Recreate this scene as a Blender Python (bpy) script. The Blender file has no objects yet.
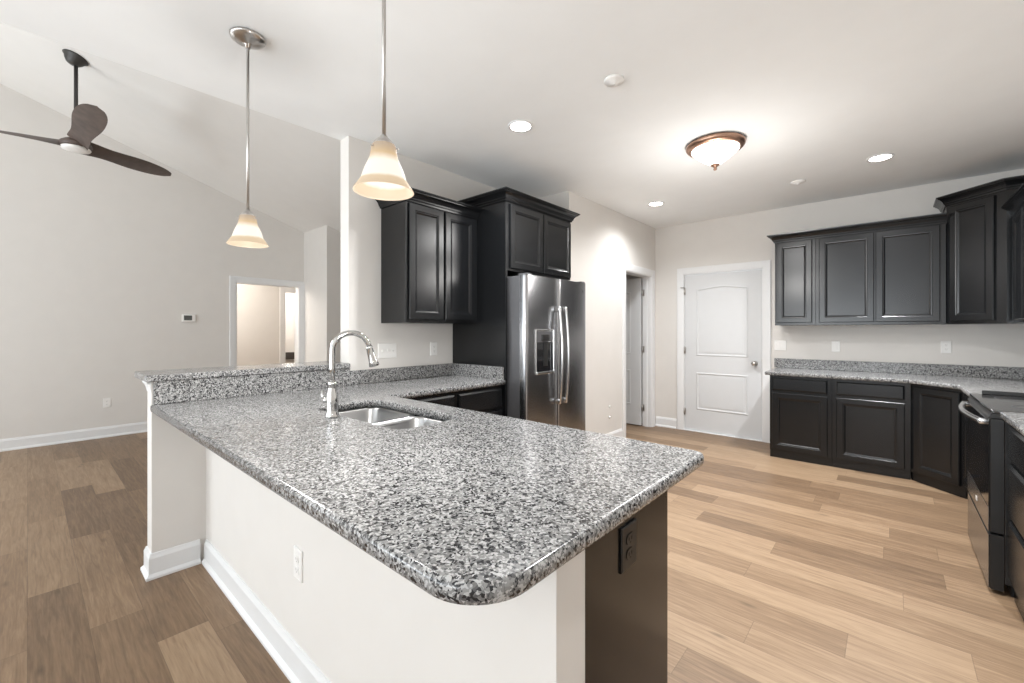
import bpy, bmesh, math, random
from mathutils import Vector, Matrix
random.seed(7)
PI = math.pi
C = bpy.context.scene.collection
SC = bpy.context.scene

# ---------------------------------------------------------------- camera, world, exposure
cam_d = bpy.data.cameras.new('camera')
cam_d.sensor_width = 36.0
cam_d.lens = 428.0 / 1024.0 * 36.0
cam_d.shift_y = -11.0 / 1024.0
cam_d.clip_start = 0.05
cam = bpy.data.objects.new('camera', cam_d)
C.objects.link(cam)
cam.location = (0, 0, 1.306)
cam.rotation_euler = (PI / 2, 0, 0.7235)
SC.camera = cam

W = bpy.data.worlds.new('sky')
SC.world = W
W.use_nodes = True
bg = W.node_tree.nodes['Background']
bg.inputs[0].default_value = (0.86, 0.93, 1.0, 1)
bg.inputs[1].default_value = 1.5
SC.view_settings.view_transform = 'Standard'
SC.view_settings.look = 'None'
SC.view_settings.gamma = 1.0
SC.view_settings.use_curve_mapping = False
SC.view_settings.exposure = 0.68
SC.cycles.use_denoising = True
SC.cycles.max_bounces = 12
SC.cycles.diffuse_bounces = 8
SC.cycles.sample_clamp_indirect = 8.0
SC.cycles.caustics_reflective = False
SC.cycles.caustics_refractive = False


def area(name, loc, direction, sx, sy, power, col=(1, 1, 1)):
    d = bpy.data.lights.new(name, 'AREA')
    d.shape = 'RECTANGLE'
    d.size, d.size_y = sx, sy
    d.energy = power
    d.color = col
    o = bpy.data.objects.new(name, d)
    C.objects.link(o)
    o.location = loc
    o.rotation_euler = Vector(direction).to_track_quat('-Z', 'Y').to_euler()
    return o


# daylight through the two windows behind the camera (openings built in wall_front below), plus a side fill
area('daylight', (-1.1, -3.58, 1.35), (0, 1, 1.15), 3.0, 1.9, 82, (0.92, 0.97, 1.0))
area('daylight', (-4.9, -3.58, 1.45), (0, 1, .42), 2.8, 2.1, 73, (0.92, 0.97, 1.0))
area('daylight', (-7.12, -1.9, 1.45), (1, 0, .4), 1.6, 1.8, 16, (0.92, 0.97, 1.0))  # added side fill in front of the solid far wall; no window there


# ---------------------------------------------------------------- materials
def mat(name):
    m = bpy.data.materials.new(name)
    m.use_nodes = True
    nt = m.node_tree
    return m, nt, nt.nodes['Principled BSDF']


def N(nt, t, **kw):
    n = nt.nodes.new(t)
    for k, v in kw.items():
        setattr(n, k, v)
    return n


def simple(name, col, rough=0.5, metal=0.0, spec=0.5, noise=0.04, scale=30.0, bump=0.0, coat=0.0):
    m, nt, b = mat(name)
    b.inputs['Roughness'].default_value = rough
    b.inputs['Metallic'].default_value = metal
    b.inputs['Specular IOR Level'].default_value = spec
    b.inputs['Coat Weight'].default_value = coat
    tc = N(nt, 'ShaderNodeTexCoord')
    nz = N(nt, 'ShaderNodeTexNoise')
    nz.inputs['Scale'].default_value = scale
    nz.inputs['Detail'].default_value = 3
    nt.links.new(tc.outputs['Object'], nz.inputs['Vector'])
    rp = N(nt, 'ShaderNodeValToRGB')
    rp.color_ramp.elements[0].position = 0.3
    rp.color_ramp.elements[1].position = 0.7
    rp.color_ramp.elements[0].color = [c * (1 - noise) for c in col] + [1]
    rp.color_ramp.elements[1].color = [min(1, c * (1 + noise)) for c in col] + [1]
    nt.links.new(nz.outputs['Fac'], rp.inputs['Fac'])
    nt.links.new(rp.outputs['Color'], b.inputs['Base Color'])
    if bump:
        bp = N(nt, 'ShaderNodeBump')
        bp.inputs['Strength'].default_value = bump
        bp.inputs['Distance'].default_value = 0.002
        nt.links.new(nz.outputs['Fac'], bp.inputs['Height'])
        nt.links.new(bp.outputs['Normal'], b.inputs['Normal'])
    return m


def emit(name, col, strength, base=(0.8, 0.8, 0.8)):
    m, nt, b = mat(name)
    b.inputs['Base Color'].default_value = (*base, 1)
    b.inputs['Emission Color'].default_value = (*col, 1)
    b.inputs['Emission Strength'].default_value = strength
    b.inputs['Roughness'].default_value = 0.35
    return m


def granite_mat():
    m, nt, b = mat('granite')
    L = nt.links.new
    g = N(nt, 'ShaderNodeNewGeometry')
    nz = N(nt, 'ShaderNodeTexNoise')
    nz.inputs['Scale'].default_value = 90
    nz.inputs['Detail'].default_value = 2
    L(g.outputs['Position'], nz.inputs['Vector'])
    mx = N(nt, 'ShaderNodeVectorMath', operation='MULTIPLY_ADD')
    L(nz.outputs['Color'], mx.inputs[0])
    mx.inputs[1].default_value = (0.012, 0.012, 0.012)
    L(g.outputs['Position'], mx.inputs[2])
    v = N(nt, 'ShaderNodeTexVoronoi')
    v.inputs['Scale'].default_value = 190
    L(mx.outputs[0], v.inputs['Vector'])
    sep = N(nt, 'ShaderNodeSeparateColor')
    L(v.outputs['Color'], sep.inputs[0])
    # clumping: larger-scale noise shifts the per-grain value
    n2 = N(nt, 'ShaderNodeTexNoise')
    n2.inputs['Scale'].default_value = 52
    n2.inputs['Detail'].default_value = 2
    L(g.outputs['Position'], n2.inputs['Vector'])
    ma = N(nt, 'ShaderNodeMath', operation='MULTIPLY_ADD')
    L(n2.outputs['Fac'], ma.inputs[0])
    ma.inputs[1].default_value = 0.9
    ma.inputs[2].default_value = -0.45
    ad = N(nt, 'ShaderNodeMath', operation='ADD')
    L(sep.outputs[0], ad.inputs[0])
    L(ma.outputs[0], ad.inputs[1])
    rp = N(nt, 'ShaderNodeValToRGB')
    cr = rp.color_ramp
    cr.interpolation = 'CONSTANT'
    cr.elements[0].position = 0.0
    cr.elements[0].color = (0.02, 0.02, 0.022, 1)
    cr.elements[1].position = 0.19
    cr.elements[1].color = (0.09, 0.09, 0.092, 1)
    for p, c in ((0.30, 0.16), (0.45, 0.25), (0.64, 0.41), (0.87, 0.21)):
        e = cr.elements.new(p)
        e.color = (c, c * 0.995, c * 0.985, 1)
    L(ad.outputs[0], rp.inputs['Fac'])
    L(rp.outputs['Color'], b.inputs['Base Color'])
    b.inputs['Roughness'].default_value = 0.18
    b.inputs['Specular IOR Level'].default_value = 0.5
    return m


def floor_mat():
    m, nt, b = mat('wood_plank_floor')
    L = nt.links.new
    g = N(nt, 'ShaderNodeNewGeometry')
    sx = N(nt, 'ShaderNodeSeparateXYZ')
    L(g.outputs['Position'], sx.inputs[0])

    def M(op, a, c=None, d=None):
        n = N(nt, 'ShaderNodeMath', operation=op)
        for i, q in enumerate((a, c, d)):
            if q is None:
                continue
            if isinstance(q, (int, float)):
                n.inputs[i].default_value = q
            else:
                L(q, n.inputs[i])
        return n.outputs[0]
    PW, PL = 0.18, 1.22
    yr = M('DIVIDE', sx.outputs['Y'], PW)
    row = M('FLOOR', yr)
    wn = N(nt, 'ShaderNodeTexWhiteNoise', noise_dimensions='1D')
    L(row, wn.inputs['W'])
    xr = M('ADD', M('DIVIDE', sx.outputs['X'], PL), wn.outputs['Value'])
    colm = M('FLOOR', xr)
    cv = N(nt, 'ShaderNodeCombineXYZ')
    L(row, cv.inputs[0])
    L(colm, cv.inputs[1])
    w2 = N(nt, 'ShaderNodeTexWhiteNoise', noise_dimensions='2D')
    L(cv.outputs[0], w2.inputs['Vector'])
    # grain: stretched noise, shifted per plank
    off = N(nt, 'ShaderNodeCombineXYZ')
    L(M('MULTIPLY', sx.outputs['X'], 1.6), off.inputs[0])
    L(M('ADD', M('MULTIPLY', sx.outputs['Y'], 22), M('MULTIPLY', w2.outputs['Value'], 57)), off.inputs[1])
    L(M('MULTIPLY', w2.outputs['Value'], 31), off.inputs[2])
    n1 = N(nt, 'ShaderNodeTexNoise')
    n1.inputs['Scale'].default_value = 2.2
    n1.inputs['Detail'].default_value = 6
    n1.inputs['Roughness'].default_value = 0.62
    n1.inputs['Distortion'].default_value = 0.8
    L(off.outputs[0], n1.inputs['Vector'])
    rp = N(nt, 'ShaderNodeValToRGB')
    cr = rp.color_ramp
    cr.elements[0].position = 0.0
    cr.elements[0].color = (0.145, 0.092, 0.055, 1)
    cr.elements[1].position = 1.0
    cr.elements[1].color = (0.36, 0.252, 0.160, 1)
    e = cr.elements.new(0.5)
    e.color = (0.245, 0.161, 0.097, 1)
    mixv = M('ADD', M('MULTIPLY', w2.outputs['Value'], 0.72), M('MULTIPLY', M('SUBTRACT', n1.outputs['Fac'], 0.5), 1.45))
    fo = N(nt, 'ShaderNodeCombineXYZ')
    L(M('MULTIPLY', sx.outputs['X'], 9.0), fo.inputs[0])
    L(M('ADD', M('MULTIPLY', sx.outputs['Y'], 150), M('MULTIPLY', w2.outputs['Value'], 91)), fo.inputs[1])
    n3 = N(nt, 'ShaderNodeTexNoise')
    n3.inputs['Scale'].default_value = 1.0
    n3.inputs['Detail'].default_value = 3
    L(fo.outputs[0], n3.inputs['Vector'])
    mixv = M('ADD', mixv, M('MULTIPLY', M('SUBTRACT', n3.outputs['Fac'], 0.5), 0.55))
    L(M('ADD', mixv, 0.13), rp.inputs['Fac'])
    # dark knots
    kv = N(nt, 'ShaderNodeCombineXYZ')
    L(M('MULTIPLY', sx.outputs['X'], 1.3), kv.inputs[0])
    L(M('MULTIPLY', sx.outputs['Y'], 4.0), kv.inputs[1])
    vk = N(nt, 'ShaderNodeTexVoronoi')
    vk.inputs['Scale'].default_value = 1.9
    L(kv.outputs[0], vk.inputs['Vector'])
    kn = N(nt, 'ShaderNodeMapRange')
    kn.inputs['From Min'].default_value = 0.02
    kn.inputs['From Max'].default_value = 0.13
    kn.inputs['To Min'].default_value = 0.62
    kn.inputs['To Max'].default_value = 1.0
    L(vk.outputs['Distance'], kn.inputs['Value'])
    # joints
    fy = M('FRACT', yr)
    fx = M('FRACT', xr)
    ey = M('MINIMUM', fy, M('SUBTRACT', 1.0, fy))
    ex = M('MINIMUM', fx, M('SUBTRACT', 1.0, fx))
    jy = M('GREATER_THAN', ey, 0.0075)
    jx = M('GREATER_THAN', ex, 0.0012)
    j = M('ADD', M('MULTIPLY', M('MULTIPLY', jx, jy), 0.28), 0.72)
    hs = N(nt, 'ShaderNodeVectorMath', operation='SCALE')
    L(rp.outputs['Color'], hs.inputs[0])
    L(M('MULTIPLY', j, kn.outputs['Result']), hs.inputs['Scale'])
    L(hs.outputs[0], b.inputs['Base Color'])
    b.inputs['Roughness'].default_value = 0.42
    b.inputs['Specular IOR Level'].default_value = 0.35
    bp = N(nt, 'ShaderNodeBump')
    bp.inputs['Strength'].default_value = 0.25
    bp.inputs['Distance'].default_value = 0.001
    L(M('ADD', n1.outputs['Fac'], M('MULTIPLY', j, 3)), bp.inputs['Height'])
    L(bp.outputs['Normal'], b.inputs['Normal'])
    return m


def steel_mat(name, col, rough, axis='Z'):
    m, nt, b = mat(name)
    L = nt.links.new
    tc = N(nt, 'ShaderNodeTexCoord')
    mp = N(nt, 'ShaderNodeMapping')
    s = {'Z': (260, 260, 2), 'Y': (260, 2, 260), 'X': (2, 260, 260)}[axis]
    mp.inputs['Scale'].default_value = s
    nz = N(nt, 'ShaderNodeTexNoise')
    nz.inputs['Scale'].default_value = 1.0
    nz.inputs['Detail'].default_value = 2
    L(tc.outputs['Object'], mp.inputs['Vector'])
    L(mp.outputs['Vector'], nz.inputs['Vector'])
    mr = N(nt, 'ShaderNodeMapRange')
    mr.inputs['To Min'].default_value = rough * 0.92
    mr.inputs['To Max'].default_value = rough * 1.08
    L(nz.outputs['Fac'], mr.inputs['Value'])
    L(mr.outputs['Result'], b.inputs['Roughness'])
    b.inputs['Base Color'].default_value = (*col, 1)
    b.inputs['Metallic'].default_value = 1.0
    return m


def shade_mat():
    # lit alabaster glass bell: amber near the neck and skirt, white round the bulb
    m, nt, b = mat('alabaster_glass')
    L = nt.links.new
    tc = N(nt, 'ShaderNodeTexCoord')
    sp = N(nt, 'ShaderNodeSeparateXYZ')
    L(tc.outputs['Object'], sp.inputs[0])
    mr = N(nt, 'ShaderNodeMapRange')
    mr.inputs['From Min'].default_value = 0.0
    mr.inputs['From Max'].default_value = 0.137
    L(sp.outputs['Z'], mr.inputs['Value'])
    nz = N(nt, 'ShaderNodeTexNoise')
    nz.inputs['Scale'].default_value = 22
    L(tc.outputs['Object'], nz.inputs['Vector'])
    ad = N(nt, 'ShaderNodeMath', operation='MULTIPLY_ADD')
    L(nz.outputs['Fac'], ad.inputs[0])
    ad.inputs[1].default_value = 0.10
    L(mr.outputs['Result'], ad.inputs[2])
    rp = N(nt, 'ShaderNodeValToRGB')
    cr = rp.color_ramp
    cr.elements[0].position = 0.0
    cr.elements[0].color = (0.80, 0.60, 0.40, 1)
    cr.elements[1].position = 1.0
    cr.elements[1].color = (0.55, 0.42, 0.30, 1)
    for p, c in ((0.24, (0.86, 0.66, 0.42)), (0.31, (1.3, 1.2, 1.05)), (0.62, (1.3, 1.2, 1.05)), (0.82, (0.80, 0.56, 0.30))):
        e = cr.elements.new(p)
        e.color = (*c, 1)
    L(ad.outputs[0], rp.inputs['Fac'])
    L(rp.outputs['Color'], b.inputs['Emission Color'])
    b.inputs['Emission Strength'].default_value = 0.47
    b.inputs['Base Color'].default_value = (0.14, 0.12, 0.10, 1)
    b.inputs['Roughness'].default_value = 0.5
    b.inputs['Specular IOR Level'].default_value = 0.25
    return m


WALL = simple('beige_wall_paint', (0.69, 0.667, 0.638), 0.75, noise=0.012, scale=6, bump=0.05, spec=0.25)
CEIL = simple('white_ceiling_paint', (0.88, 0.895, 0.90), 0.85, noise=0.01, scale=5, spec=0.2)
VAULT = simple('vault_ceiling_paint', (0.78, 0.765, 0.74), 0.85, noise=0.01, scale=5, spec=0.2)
TRIM = simple('white_trim_paint', (0.74, 0.745, 0.75), 0.4, noise=0.008, scale=12)
DOORM = simple('white_door_paint', (0.62, 0.63, 0.64), 0.6, spec=0.25, noise=0.008, scale=12)
CAB = simple('black_cabinet_paint', (0.0065, 0.007, 0.0078), 0.24, noise=0.12, scale=50, spec=0.45)
CABIN = simple('black_outlet_slot', (0.006, 0.006, 0.006), 0.6, noise=0.1)  # plain near-black for the slots of the black outlet
GRAN = granite_mat()
FLOOR = floor_mat()
STEEL = steel_mat('brushed_steel', (0.36, 0.36, 0.37), 0.26)
SINKS = steel_mat('sink_steel', (0.40, 0.40, 0.40), 0.30, 'X')
CASE = simple('grey_appliance_case', (0.10, 0.10, 0.105), 0.45, metal=0.3, noise=0.04)
CHROME = simple('polished_nickel', (0.56, 0.555, 0.545), 0.10, metal=1.0, noise=0.01)
NICKEL = simple('brushed_nickel', (0.52, 0.50, 0.48), 0.28, metal=1.0, noise=0.03)
BRIGHT = simple('bright_steel', (0.70, 0.70, 0.70), 0.22, metal=1.0, noise=0.02)
BRONZE = simple('copper_bronze', (0.42, 0.26, 0.19), 0.35, metal=1.0, noise=0.08)
BGLASS = simple('black_glass', (0.010, 0.010, 0.011), 0.06, noise=0.02, spec=0.6)
COOK = simple('cooktop_glass', (0.02, 0.02, 0.021), 0.10, noise=0.02, spec=0.8)
BLACKP = simple('black_plastic', (0.012, 0.012, 0.012), 0.4, noise=0.05)
DARKM = simple('dark_fan_metal', (0.035, 0.033, 0.031), 0.45, noise=0.05)
BLADE = simple('dark_walnut_blade', (0.085, 0.062, 0.052), 0.5, noise=0.25, scale=14)
PLATE = simple('white_plate_plastic', (0.80, 0.79, 0.77), 0.35, noise=0.005)
SLOT = simple('plate_slot', (0.34, 0.33, 0.32), 0.5, noise=0.02)
DARKW = simple('dark_wood', (0.04, 0.032, 0.028), 0.5, noise=0.1)
GLASSW = simple('screen_grey', (0.10, 0.105, 0.10), 0.2, noise=0.02)
COOK.node_tree.nodes['Principled BSDF'].inputs['IOR'].default_value = 2.0
SHADE = shade_mat()
LENS = emit('lamp_lens', (1.0, 0.96, 0.90), 9.0)
BULB = emit('bulb', (1.0, 0.95, 0.86), .8)
FLUSH = emit('frosted_bowl', (1.0, 0.93, 0.84), 2.2)


# ---------------------------------------------------------------- mesh helpers
def bm_new():
    return bmesh.new()


def box(bm, x0, x1, y0, y1, z0, z1, bev=0.0, seg=2):
    vs = [bm.verts.new((x, y, z)) for x in (x0, x1) for y in (y0, y1) for z in (z0, z1)]
    F = [(0, 1, 3, 2), (4, 6, 7, 5), (0, 4, 5, 1), (2, 3, 7, 6), (0, 2, 6, 4), (1, 5, 7, 3)]
    fs = [bm.faces.new([vs[i] for i in f]) for f in F]
    if bev > 0:
        es = list({e for f in fs for e in f.edges})
        bmesh.ops.bevel(bm, geom=es, offset=bev, segments=seg, affect='EDGES', profile=0.5)


def prism(bm, pts, axis, a0, a1, bev=0.0):
    """pts: 2D outline; axis 'x','y','z' = extrusion axis (remaining axes in xyz order)"""
    def P(p, a):
        return {'x': (a, p[0], p[1]), 'y': (p[0], a, p[1]), 'z': (p[0], p[1], a)}[axis]
    A = [bm.verts.new(P(p, a0)) for p in pts]
    B = [bm.verts.new(P(p, a1)) for p in pts]
    n = len(pts)
    fs = [bm.faces.new(A[::-1]), bm.faces.new(B)]
    for i in range(n):
        fs.append(bm.faces.new((A[i], A[(i + 1) % n], B[(i + 1) % n], B[i])))
    bmesh.ops.recalc_face_normals(bm, faces=fs)
    return fs


def lathe(bm, prof, n=32, M=None, cap=True):
    """prof: list of (r, z)"""
    M = M or Matrix.Identity(4)
    rings = []
    for r, z in prof:
        if r < 1e-5:
            rings.append([bm.verts.new(M @ Vector((0, 0, z)))])
        else:
            rings.append([bm.verts.new(M @ Vector((r * math.cos(2 * PI * k / n), r * math.sin(2 * PI * k / n), z))) for k in range(n)])
    fs = []
    for a, b in zip(rings, rings[1:]):
        for k in range(n):
            q = (k + 1) % n
            if len(a) == 1 and len(b) == 1:
                continue
            if len(a) == 1:
                fs.append(bm.faces.new((a[0], b[q], b[k])))
            elif len(b) == 1:
                fs.append(bm.faces.new((a[k], a[q], b[0])))
            else:
                fs.append(bm.faces.new((a[k], a[q], b[q], b[k])))
    if cap:
        for rg in (rings[0], rings[-1]):
            if len(rg) > 1:
                fs.append(bm.faces.new(rg))
    bmesh.ops.recalc_face_normals(bm, faces=fs)
    for f in fs:
        f.smooth = True


def tube(bm, pts, r, n=14, cap=True):
    pts = [Vector(p) for p in pts]
    rs = r if isinstance(r, (list, tuple)) else [r] * len(pts)
    rings = []
    prev = None
    for i, p in enumerate(pts):
        t = (pts[min(i + 1, len(pts) - 1)] - pts[max(i - 1, 0)]).normalized()
        if prev is None:
            u = t.orthogonal().normalized()
        else:
            u = (prev - t * prev.dot(t)).normalized()
        prev = u
        v = t.cross(u)
        rings.append([bm.verts.new(p + (u * math.cos(2 * PI * k / n) + v * math.sin(2 * PI * k / n)) * rs[i]) for k in range(n)])
    fs = []
    for a, b in zip(rings, rings[1:]):
        for k in range(n):
            q = (k + 1) % n
            fs.append(bm.faces.new((a[k], a[q], b[q], b[k])))
    for f in fs:
        f.smooth = True
    if cap:
        fs.append(bm.faces.new(rings[0][::-1]))
        fs.append(bm.faces.new(rings[-1]))
    bmesh.ops.recalc_face_normals(bm, faces=fs)


def sweep(bm, path, prof, closed=False, up='z'):
    """sweep a (out, up) profile along a plan polyline with mitred corners; out = right of travel"""
    n = len(path)
    rings = []
    for i in range(n):
        p = Vector(path[i])
        if closed:
            d0 = (p - Vector(path[i - 1])).normalized()
            d1 = (Vector(path[(i + 1) % n]) - p).normalized()
        else:
            d0 = (p - Vector(path[i - 1])).normalized() if i > 0 else None
            d1 = (Vector(path[i + 1]) - p).normalized() if i < n - 1 else None
            d0 = d0 or d1
            d1 = d1 or d0
        n0 = Vector((d0.y, -d0.x))
        n1 = Vector((d1.y, -d1.x))
        nm = (n0 + n1).normalized()
        k = 1.0 / max(0.2, nm.dot(n0))
        ring = []
        for o, u in prof:
            q = p + nm * k * o
            ring.append(bm.verts.new((q.x, q.y, u) if up == 'z' else (q.x, u, q.y)))
        rings.append(ring)
    fs = []
    m = len(prof)
    for i in range(n if closed else n - 1):
        a, b = rings[i], rings[(i + 1) % n]
        for k in range(m):
            fs.append(bm.faces.new((a[k], a[(k + 1) % m], b[(k + 1) % m], b[k])))
    if not closed:
        fs.append(bm.faces.new(rings[0][::-1]))
        fs.append(bm.faces.new(rings[-1]))
    bmesh.ops.recalc_face_normals(bm, faces=fs)


def ringpanel(bm, x0, x1, z0, z1, rings, y=0.0):
    """nested rectangular rings facing -Y: rings = [(inset, depth_out)], closed at the last ring and at the back"""
    R = []
    for ins, d in rings:
        R.append([bm.verts.new(p) for p in ((x0 + ins, y - d, z0 + ins), (x1 - ins, y - d, z0 + ins), (x1 - ins, y - d, z1 - ins), (x0 + ins, y - d, z1 - ins))])
    fs = [bm.faces.new(R[0][::-1]), bm.faces.new(R[-1])]
    for a, b in zip(R, R[1:]):
        for k in range(4):
            q = (k + 1) % 4
            fs.append(bm.faces.new((a[k], a[q], b[q], b[k])))
    bmesh.ops.recalc_face_normals(bm, faces=fs)


def wpos(o):
    v = Vector((0, 0, 0))
    while o:
        v += o.location
        o = o.parent
    return v


def obj(name, bm, m, parent=None, local=False, smooth=None):
    """one mesh object; bm is in world axes (or the parent's axes when local) and is re-based on its parent"""
    me = bpy.data.meshes.new(name)
    if parent is not None and not local:
        bmesh.ops.translate(bm, verts=bm.verts, vec=-wpos(parent))
    bm.to_mesh(me)
    bm.free()
    for q in (m if isinstance(m, (list, tuple)) else [m]):
        me.materials.append(q)
    if smooth is not None:
        me.polygons.foreach_set('use_smooth', [True] * len(me.polygons))
        try:
            me.set_sharp_from_angle(angle=math.radians(smooth))
        except Exception:
            pass
    o = bpy.data.objects.new(name, me)
    C.objects.link(o)
    if parent is not None:
        o.parent = parent
    return o


def tag(o, label=None, cat=None, group=None, kind=None):
    if label:
        o['label'] = label
    if cat:
        o['category'] = cat
    if group:
        o['group'] = group
    if kind:
        o['kind'] = kind
    return o


def thing(name, label, cat, loc=(0, 0, 0), rz=0.0, group=None):
    o = bpy.data.objects.new(name, None)
    C.objects.link(o)
    o.location = loc
    o.rotation_euler = (0, 0, rz)
    o.empty_display_size = 0.1
    return tag(o, label, cat, group)


def struct(name, bm, m, label=None, cat=None, parent=None):
    o = obj(name, bm, m, parent)
    if parent is None:
        tag(o, label, cat, None, 'structure')
    return o


def sroot(name, label, cat, loc=(0, 0, 0), rz=0):
    o = thing(name, label, cat, loc, rz)
    o['kind'] = 'structure'
    return o


# ---------------------------------------------------------------- room constants
H = 2.71            # kitchen ceiling
YB = 5.72           # wall with the white door
XR = 1.00           # right wall
XK = -2.92          # kitchen face of the fridge wall and half wall
XK2 = -3.04         # living-room face of it
XP = -2.42          # pantry wall face
YP = 3.605          # its end face
XF = -7.20          # far living-room wall
YF = -3.60          # wall behind the camera
SL = 0.3347         # vault slope
YV = 3.58           # where the vault comes down to H


def vz(y):
    return H + SL * (YV - y)


# ---------------------------------------------------------------- structure
bm = bm_new()
box(bm, -10.6, XR + 0.12, YF - 0.12, YB + 0.12, -0.08, 0)
struct('floor', bm, FLOOR, 'light oak plank floor running through kitchen and living room', 'floor')

bm = bm_new()
box(bm, XK2, XR + 0.12, YF - 0.12, YB + 0.12, H, H + 0.1)
struct('ceiling', bm, CEIL, 'flat white ceiling over the kitchen', 'ceiling')

bm = bm_new()
YR = -1.3
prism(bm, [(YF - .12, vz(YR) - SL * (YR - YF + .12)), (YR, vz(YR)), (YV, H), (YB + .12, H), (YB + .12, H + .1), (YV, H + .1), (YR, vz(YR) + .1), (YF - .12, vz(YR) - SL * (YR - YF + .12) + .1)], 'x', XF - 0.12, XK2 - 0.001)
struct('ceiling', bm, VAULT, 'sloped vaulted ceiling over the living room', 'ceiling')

# back wall with the white door (opening x -2.045..-1.115, z 0..2.04)
DX0, DX1, DZ = -2.035, -1.12, 2.04
bm = bm_new()
box(bm, -6.51, DX0, YB, YB + .12, 0, H)
box(bm, DX1, XR + .12, YB, YB + .12, 0, H)
box(bm, DX0, DX1, YB, YB + .12, DZ, H)
struct('wall_back', bm, WALL, 'beige wall behind the white door and black cabinets', 'wall')

bm = bm_new()
box(bm, XR, XR + .12, YF - .12, YB, 0, H)
struct('wall_right', bm, WALL, 'beige wall behind the black range', 'wall')

# kitchen wall (beside the fridge) with half wall continuing from it
bm = bm_new()
box(bm, XK2, XK, 1.53, YP, 0, H)
struct('wall_left', bm, WALL, 'beige wall section ending in a column beside the raised bar', 'wall')
bm = bm_new()
box(bm, XK2, XK, 0.434, 1.528, 0, 1.036)
struct('wall_half', bm, WALL, 'low half wall carrying the raised granite bar', 'wall')
# pantry box: end face at YP, front face at XP with a door opening
PY0, PY1 = 4.83, 5.585
bm = bm_new()
box(bm, XP - .12, XP, YP, PY0, 0, H)
box(bm, XP - .12, XP, PY1, YB, 0, H)
box(bm, XP - .12, XP, PY0, PY1, 2.04, H)
box(bm, -4.2, XP - .12, YP, YP + .12, 0, H)
box(bm, -4.2, -4.08, YP + .12, YB, 0, H)
struct('wall_pantry', bm, WALL, 'beige pantry wall right of the refrigerator with open doorway', 'wall')
# knee wall below the peninsula
bm = bm_new()
box(bm, XK, -0.48, 0.672, 0.775, 0, 0.875)
struct('wall_knee', bm, WALL, 'low off-white knee wall under the peninsula counter', 'wall')

# far living-room wall with a cased opening
OY0, OY1, OZ = 2.03, 2.93, 2.02
bm = bm_new()
zr = vz(YR)
box(bm, XF - .12, XF, YF, OY0, 0, 2.0)
box(bm, XF - .12, XF, OY1, 3.0, 0, 2.02)
prism(bm, [(YF, 2.0), (OY0, 2.0), (OY0, OZ), (3.0, OZ), (3.0, vz(3.0)), (YR, zr), (YF, zr - SL * (YR - YF))], 'x', XF - .12, XF)
struct('wall_far', bm, WALL, 'tall beige living room wall with the thermostat and doorway', 'wall')
# boxed-out return at the right end of the far wall
bm = bm_new()
prism(bm, [(3.0, 0), (YB, 0), (YB, H), (YV, H), (3.0, vz(3.0))], 'x', XF - .12, -6.39)
struct('wall_return', bm, WALL, 'beige wall corner right of the far doorway', 'wall')
# gable above the kitchen ceiling edge, facing the living room
bm = bm_new()
prism(bm, [(YF, H + .1), (YV - .3, H + .1), (YR, zr), (YF, zr - SL * (YR - YF))], 'x', XK2 + .001, XK2 + .1)
struct('wall_gable', bm, WALL, 'triangular wall above the kitchen ceiling edge', 'wall')
# wall behind the camera with two window openings
bm = bm_new()
wy0, wy1 = YF - .12, YF
box(bm, XF - .12, -6.35, wy0, wy1, 0, 3.7)
box(bm, -3.45, -2.65, wy0, wy1, 0, 3.7)
box(bm, 0.45, XR + .12, wy0, wy1, 0, H)
box(bm, -6.35, -3.45, wy0, wy1, 0, 0.35)
box(bm, -6.35, -3.45, wy0, wy1, 2.55, 3.7)
box(bm, -2.65, 0.45, wy0, wy1, 0, 0.35)
box(bm, -2.65, 0.45, wy0, wy1, 2.35, H)
struct('wall_front', bm, WALL, 'wall with wide windows behind the viewpoint', 'wall')
for i, (x0, x1, z0, z1) in enumerate(((-6.35, -3.45, .35, 2.55), (-2.65, 0.45, .35, 2.35))):
    bm = bm_new()
    for xx in (x0, (x0 + x1) / 2 - .03, x1 - .06):
        box(bm, xx, xx + .06, wy0 + .02, wy0 + .08, z0, z1)
    for zz in (z0, z1 - .06):
        box(bm, x0, x1, wy0 + .02, wy0 + .08, zz, zz + .06)
    struct('window_%d' % (i + 1), bm, TRIM, 'white framed window behind the viewpoint, %s' % ('living room side' if i == 0 else 'kitchen side'), 'window')

# room beyond the far doorway, with a second white doorway and a bright space behind it
XB = -8.9
QY0, QY1 = 3.346, 3.573
bm = bm_new()
box(bm, XB - .1, XB, 0.6, QY0, 0, 2.44)
box(bm, XB - .1, XB, QY1, 4.6, 0, 2.44)
box(bm, XB - .1, XB, QY0, QY1, 2.06, 2.44)
box(bm, XB, XF - .12, 0.5, 0.6, 0, 2.44)
box(bm, XB, XF - .125, 4.5, 4.6, 0, 2.44)
box(bm, -10.6, XB - .1, 2.6, 2.7, 0, 2.44)
box(bm, -10.6, XB - .1, 4.4, 4.5, 0, 2.44)
box(bm, -10.6, -10.5, 2.7, 4.4, 0, 2.44)
struct('wall_hallway', bm, WALL, 'beige walls of the room seen through the far doorway', 'wall')
bm = bm_new()
box(bm, -10.6, XF - .121, 0.5, 4.6, 2.44, 2.5)
struct('ceiling', bm, CEIL, 'ceiling of the room beyond the far doorway', 'ceiling')


def point(loc, power, r=0.05, col=(1, .965, .92)):
    d = bpy.data.lights.new('fill_point', 'POINT')
    d.energy = power
    d.color = col
    d.shadow_soft_size = r
    o = bpy.data.objects.new('fill_point', d)
    C.objects.link(o)
    o.location = loc


# ---------------------------------------------------------------- baseboards
BB = [(0, 0), (.026, 0), (.026, .012), (.014, .026), (.014, .105), (.009, .118), (.006, .128), (0, .13)]


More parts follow.
